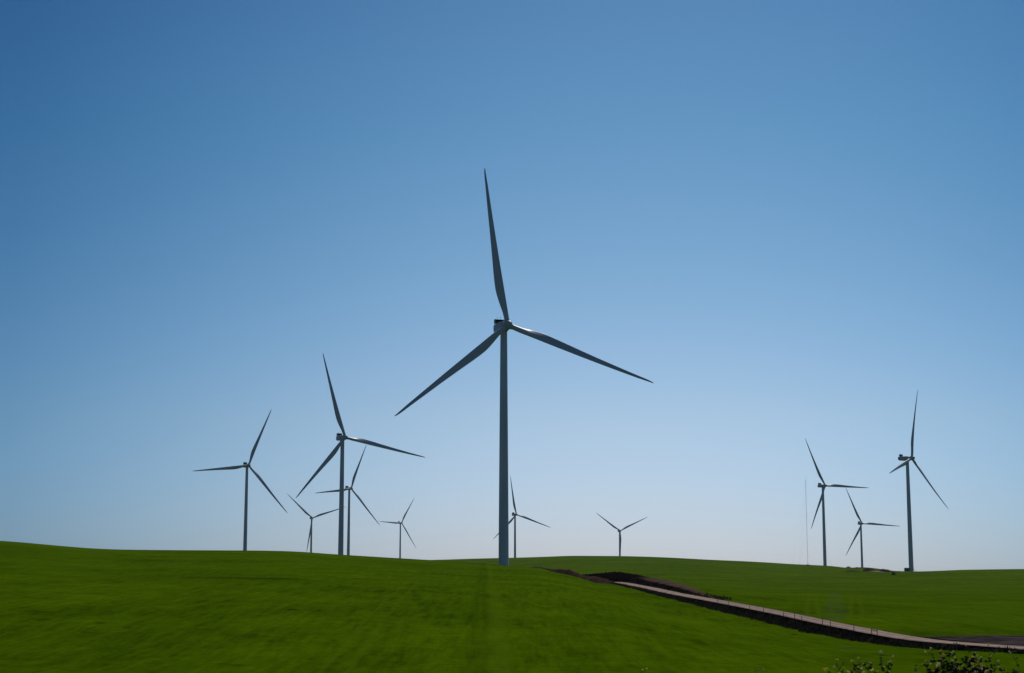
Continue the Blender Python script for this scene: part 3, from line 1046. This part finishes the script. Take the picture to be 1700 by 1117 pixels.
# ------------------------------------------------------------------ weeds on the road bank
m, n, l, p = mat_new('weed_leaves')
oi = n.new('ShaderNodeTexCoord').outputs['Object']
t = noise_node(n, l, oi, 0.5, 3)
r = ramp(n, [(0.35, (0.010, 0.013, 0.005)), (0.55, (0.016, 0.024, 0.006)), (0.7, (0.045, 0.038, 0.016))])
l.new(t.outputs[0], r.inputs[0])
l.new(r.outputs[0], p.inputs['Base Color'])
p.inputs['Roughness'].default_value = 0.8
p.inputs['Specular IOR Level'].default_value = 0.1
M_WEED = m


def tuft(vs, fs, x, y, z, h, n_, spread):
    for _ in range(n_):
        a = rng.uniform(0, 2 * math.pi)
        wv = h * rng.uniform(.06, .12)
        r_ = rng.uniform(0, spread * 0.4)
        bx, by = x + r_ * math.cos(a), y + r_ * math.sin(a)
        hx, hy = math.cos(a) * spread * rng.uniform(.2, 1), math.sin(a) * spread * rng.uniform(.2, 1)
        hh = h * rng.uniform(.5, 1.1)
        px_, py_ = -math.sin(a) * wv, math.cos(a) * wv
        b = len(vs)
        vs += [(bx - px_, by - py_, z - .05), (bx + px_, by + py_, z - .05),
               (bx + hx * .5 + px_ * .8, by + hy * .5 + py_ * .8, z + hh * .65), (bx + hx * .5 - px_ * .8, by + hy * .5 - py_ * .8, z + hh * .65),
               (bx + hx, by + hy, z + hh)]
        fs += [(b, b + 1, b + 2, b + 3), (b + 3, b + 2, b + 4)]


vs, fs = [], []
for _ in range(5200):
    y = rng.uniform(142, 445)
    k = int(np.searchsorted(RT, y))
    h = BH[k]
    f = rng.random() ** 0.75 * 1.12
    wd = 0.9 * h + 0.5 * (0.5 + nz(y * 0.17, 3.3)) + 0.35 + 0.35 * nz(y * 0.6, 8.1)
    if nz(y * 0.06, 9.1) + 0.35 * rng.uniform(-1, 1) < -0.22:
        continue
    x = ROADX[k] - RW + 0.05 - wd * f
    z = max(ROADZ[k] - 0.05 - (h + 0.14) * (min(f, 1) ** 0.8), ground_z(x, y)) - 0.03
    tuft(vs, fs, x, y, z, rng.uniform(.14, .5) * (0.55 if f < .2 else 1), 6, 0.3)
for _ in range(900):                       # a few on and before the mound
    y = rng.uniform(310, 470)
    x = rx_(y) + RW + rng.uniform(0.3, 3.2)
    tuft(vs, fs, x, y, ground_z(x, y), rng.uniform(.2, .7), 6, 0.35)
weeds = link_mesh('roadside_weeds', vs, fs, M_WEED, smooth=False)
tag(weeds, 'low dark weeds covering the road bank', 'weeds', kind='stuff')


# ------------------------------------------------------------------ shrubs far off on the hill line
M_SHRUB = simple_noise_mat('shrub_leaves', (0.008, 0.013, 0.005), (0.022, 0.032, 0.010), 1.2, 0.8, 0, 0)
M_TWIG = simple_noise_mat('twigs', (0.02, 0.016, 0.012), (0.05, 0.04, 0.03), 6, 0.9, 0, 0)


def shrub(px, row, wd, h, lab, dshift=0.0):
    g = hit(px, row)
    g.y += dshift
    g.z = ground_z(g.x, g.y)
    s = thing('shrub', lab, 'shrub', g, 0, 'dark shrubs on the far hill line')
    bm = bmesh.new()
    for _ in range(7):
        a = rng.uniform(0, 2 * math.pi)
        add_tube(bm, (0, 0, -0.2), (math.cos(a) * wd * .3, math.sin(a) * wd * .3, h * .7), 0.07, 0.03, 5)
    from_bm('stems', bm, M_TWIG, s)
    vs, fs = [], []
    for _ in range(700):
        a, q = rng.uniform(0, 2 * math.pi), math.sqrt(rng.random())
        zz = rng.random()
        lim = math.sqrt(max(0.02, 1 - (zz * 1.6 - 0.6) ** 2)) * (1 + .35 * nz(a * 1.3, zz * 3, px))
        x, y, z = math.cos(a) * q * lim * wd / 2, math.sin(a) * q * lim * wd / 2, zz * h
        sz = rng.uniform(.12, .26)
        d1 = Vector((rng.uniform(-1, 1), rng.uniform(-1, 1), rng.uniform(-1, 1))).normalized() * sz
        d2 = Vector((rng.uniform(-1, 1), rng.uniform(-1, 1), rng.uniform(-1, 1))).normalized() * sz
        c = Vector((x, y, z))
        b = len(vs)
        vs += [c - d1, c + d2 * .6, c + d1, c - d2 * .6]
        fs.append((b, b + 1, b + 2, b + 3))
    link_mesh('foliage', vs, fs, M_SHRUB, s, False)


shrub(1341, 939.0, 6.5, 1.3, 'low dark shrub at the foot of the thin lattice mast', 0)
shrub(1408.5, 942.6, 5.0, 1.3, 'low wide shrub on the hill line left of the small turbine', 0)
shrub(1422.5, 943.4, 2.6, 1.0, 'tiny shrub on hill line between the wide shrub and the small turbine', 0)
shrub(1483.5, 954.5, 3.8, 2.0, 'dark bush in the green slope below and left of the rightmost turbine', 0)

mp0 = None
for px, row, lab in ((1268.3, 936.2, 'left of two tiny marker posts on the far hill line'), (1272.3, 936.4, 'right of two tiny marker posts on the far hill line')):
    g = hit(px, row)
    o = thing('marker_post', lab, 'post', g, 0, 'marker posts on the far hill line')
    bm = bmesh.new()
    add_tube(bm, (0, 0, -0.4), (0, 0, 2.0), 0.09, 0.08, 8)
    from_bm('shaft', bm, M_POST, o)
    bm = bmesh.new()
    add_box(bm, (0.5, 0.05, 0.35), (0, -0.1, 1.7), 0.01)
    from_bm('marker_plate', bm, M_STEEL, o)

# ------------------------------------------------------------------ flowering weeds close to the camera
m, n, l, p = mat_new('petals')
oi = n.new('ShaderNodeObjectInfo')
r = ramp(n, [(0.0, (0.50, 0.34, 0.04)), (0.5, (0.58, 0.47, 0.11)), (1.0, (0.62, 0.55, 0.28))])
l.new(oi.outputs['Random'], r.inputs[0])
l.new(r.outputs[0], p.inputs['Base Color'])
p.inputs['Roughness'].default_value = 0.6
p.inputs['Specular IOR Level'].default_value = 0.1
tr = n.new('ShaderNodeBsdfTranslucent')
l.new(r.outputs[0], tr.inputs['Color'])
mx = n.new('ShaderNodeMixShader')
mx.inputs[0].default_value = 0.3
l.new(p.outputs[0], mx.inputs[1])
l.new(tr.outputs[0], mx.inputs[2])
l.new(mx.outputs[0], n['Material Output'].inputs['Surface'])
M_PETAL = m
m, n, l, p = mat_new('mustard_leaves')
tc = n.new('ShaderNodeTexCoord').outputs['Object']
t = noise_node(n, l, tc, 22, 3)
r = ramp(n, [(0.35, (0.006, 0.012, 0.003)), (0.65, (0.022, 0.040, 0.008))])
l.new(t.outputs[0], r.inputs[0])
l.new(r.outputs[0], p.inputs['Base Color'])
p.inputs['Roughness'].default_value = 0.6
p.inputs['Specular IOR Level'].default_value = 0.06
tr = n.new('ShaderNodeBsdfTranslucent')
l.new(r.outputs[0], tr.inputs['Color'])
mx = n.new('ShaderNodeMixShader')
mx.inputs[0].default_value = 0.15
l.new(p.outputs[0], mx.inputs[1])
l.new(tr.outputs[0], mx.inputs[2])
l.new(mx.outputs[0], n['Material Output'].inputs['Surface'])
M_MLEAF = m
M_MSTEM = simple_noise_mat('mustard_stems', (0.018, 0.022, 0.008), (0.05, 0.05, 0.02), 14, 0.7, 0, 0)


def flower_mesh():
    """a small head: several four-petalled flowers with a few buds"""
    vs, fs = [], []
    for _ in range(4):
        c = Vector((rng.uniform(-.014, .014), rng.uniform(-.014, .014), rng.uniform(-.012, .012)))
        ax = Vector((rng.uniform(-.7, .7), rng.uniform(-.7, .7), 1)).normalized()
        q = ax.to_track_quat('Z', 'Y')
        for k in range(4):
            a = k * math.pi / 2 + rng.uniform(-.2, .2)
            rr, wv = rng.uniform(.009, .013), .0055
            u_, v_ = Vector((math.cos(a), math.sin(a), 0)), Vector((-math.sin(a), math.cos(a), 0))
            pts = [u_ * .001, u_ * rr * .6 + v_ * wv + Vector((0, 0, .002)), u_ * rr + v_ * wv * .5 + Vector((0, 0, .001)), u_ * rr - v_ * wv * .5 + Vector((0, 0, .001)), u_ * rr * .6 - v_ * wv + Vector((0, 0, .002))]
            b = len(vs)
            vs += [c + q @ pt for pt in pts]
            fs.append((b, b + 1, b + 2, b + 3, b + 4))
    me = bpy.data.meshes.new('flower')
    me.from_pydata([tuple(v) for v in vs], [], fs)
    me.materials.append(M_PETAL)
    return me


FLOWERS = [flower_mesh() for _ in range(6)]


def mustard(px, d, row_top, spread, nstem, nleaf, nflow, lab):
    """a weed standing d metres from the camera, its top at photo row row_top"""
    u = (px - CX) / FPX * (math.cos(PITCH) + e_of(row_top) * math.sin(PITCH))
    x0, y0 = u * d, d
    z0 = ground_z(x0, y0)
    H = e_of(row_top) * d - z0
    t = thing('flowering_weed', lab, 'flowering weed', (x0, y0, z0), 0, 'flowering weeds along the near verge')
    bm = bmesh.new()
    tips, pts = [], []
    for i in range(nstem):
        a = rng.uniform(0, 2 * math.pi)
        q = math.sqrt(rng.random())
        lean = spread * q
        h = H * (1 - 0.42 * q * q) * rng.uniform(.82, 1.0)
        if i == 0:
            h, lean = H, spread * 0.1
        p0 = Vector((math.cos(a) * spread * .12, math.sin(a) * spread * .12, -0.05))
        prev = p0
        nseg = 6
        for s_ in range(1, nseg + 1):
            f = s_ / nseg
            pt = Vector((math.cos(a) * (spread * .12 + lean * f ** 1.4), math.sin(a) * (spread * .12 + lean * f ** 1.4), h * f)) + Vector((nz(i, f * 3, 1), nz(i, f * 3, 9), 0)) * .035
            add_tube(bm, prev, pt, 0.0048 * (1.25 - f), 0.0048 * (1.25 - f - 1 / nseg * .8), 5, False)
            if f > .25:
                for _ in range(2):
                    pts.append(prev.lerp(pt, rng.random()))
            if f > .45:
                for _ in range(2):
                    b0 = prev.lerp(pt, rng.random())
                    ang = rng.uniform(0, 2 * math.pi)
                    ln = rng.uniform(.08, .22)
                    b1 = b0 + Vector((math.cos(ang) * ln * .55, math.sin(ang) * ln * .55, ln))
                    if b1.z > h:
                        b1.z = h - rng.uniform(0, .05)
                    add_tube(bm, b0, b1, .0026, .0014, 4, False)
                    tips.append(b1)
                    for _ in range(3):
                        pts.append(b0.lerp(b1, rng.random()))
            prev = pt
        tips.append(prev)
    from_bm('stems', bm, M_MSTEM, t)
    up_pts = [c for c in pts if c.z > .74 * H] or pts
    vs, fs = [], []
    for _ in range(nleaf):
        c = pts[rng.randrange(len(pts))] if rng.random() < .3 else up_pts[rng.randrange(len(up_pts))]
        if rng.random() < sstep(.86, .99, c.z / H) * .93:
            continue
        ang, tilt_ = rng.uniform(0, 2 * math.pi), rng.uniform(-.6, .9)
        ln = rng.uniform(.007, .025) * (1.9 - 1.0 * c.z / H)
        d_ = Vector((math.cos(ang) * math.cos(tilt_), math.sin(ang) * math.cos(tilt_), math.sin(tilt_)))
        sd_ = d_.cross(Vector((rng.uniform(-.4, .4), rng.uniform(-.4, .4), 1))).normalized() * ln * .28
        b = len(vs)
        vs += [c, c + d_ * ln * .45 + sd_, c + d_ * ln - Vector((0, 0, ln * .2)), c + d_ * ln * .45 - sd_]
        fs += [(b, b + 1, b + 2), (b, b + 2, b + 3)]
    link_mesh('leaves', vs, fs, M_MLEAF, t, False)
    rng.shuffle(tips)
    tips.sort(key=lambda v: -v.z)
    cand = tips[:max(nflow * 2, 1)]
    rng.shuffle(cand)
    for v in cand[:nflow]:
        f = bpy.data.objects.new('flower', FLOWERS[rng.randrange(len(FLOWERS))])
        C.objects.link(f)
        f.parent = t
        f.location = v
        f.rotation_euler = (rng.uniform(-.5, .5), rng.uniform(-.5, .5), rng.uniform(0, 6))
        sc_ = rng.uniform(.5, 1.05)
        f.scale = (sc_, sc_, sc_)


mustard(1590, 14.0, 1064, .33, 70, 15000, 62, 'tallest and densest yellow flowering weed at lower right, in front of the road')
mustard(1634, 14.6, 1070, .25, 34, 5200, 26, 'leggy flowering weed touching the right side of the densest one')
mustard(1556, 14.3, 1077, .22, 28, 4200, 20, 'shorter flowering weed leaning on the left side of the densest one')
mustard(1680, 14.2, 1080, .22, 24, 3600, 18, 'sparse flowering weed at the right edge of the photo')
mustard(1518, 14.8, 1099, .18, 20, 2800, 10, 'low flowering weed in the gap between the two main clumps')
mustard(1460, 14.5, 1083, .22, 40, 8000, 22, 'dark bushy flowering weed, second clump, left of the tallest')
mustard(1424, 14.4, 1090, .19, 22, 3200, 12, 'thin flowering weed at the left side of the second dark clump')
mustard(1393, 14.8, 1093, .12, 9, 900, 6, 'lone spindly weed stems farthest left of the flowering clumps')
mustard(1250, 14.5, 1109, .05, 3, 60, 1, 'single yellow flower tip just above the bottom edge, right of centre')
mustard(1210, 14.5, 1111, .05, 2, 40, 1, 'smaller flower tip just left of the single yellow one')
mustard(1066, 15.0, 1108, .12, 6, 260, 2, 'weed tips at the bottom edge nearest the middle of the photo')

# ------------------------------------------------------------------ thin haze over the whole scene
m = bpy.data.materials.new('haze_air')
m.use_nodes = True
n, l = m.node_tree.nodes, m.node_tree.links
n.clear()
vol = n.new('ShaderNodeVolumePrincipled')
vol.inputs['Color'].default_value = (0.92, 0.95, 1.0, 1)
vol.inputs['Density'].default_value = 1.4e-5
vol.inputs['Anisotropy'].default_value = 0.3
out = n.new('ShaderNodeOutputMaterial')
l.new(vol.outputs[0], out.inputs['Volume'])
zmin, zmax = float(Z.min()) - 3.0, 235.0
hx = float(np.abs(XX).max()) + 60
bm = bmesh.new()
y0_, y1_ = -60.0, 7100.0
bmesh.ops.create_cube(bm, size=1.0, matrix=Matrix.Translation((0, (y0_ + y1_) / 2, (zmin + zmax) / 2)) @ Matrix.Diagonal((hx * 2, y1_ - y0_, zmax - zmin, 1)))
haze = from_bm('haze', bm, m)
tag(haze, 'thin pale haze in the air between the hills', 'haze', kind='stuff')
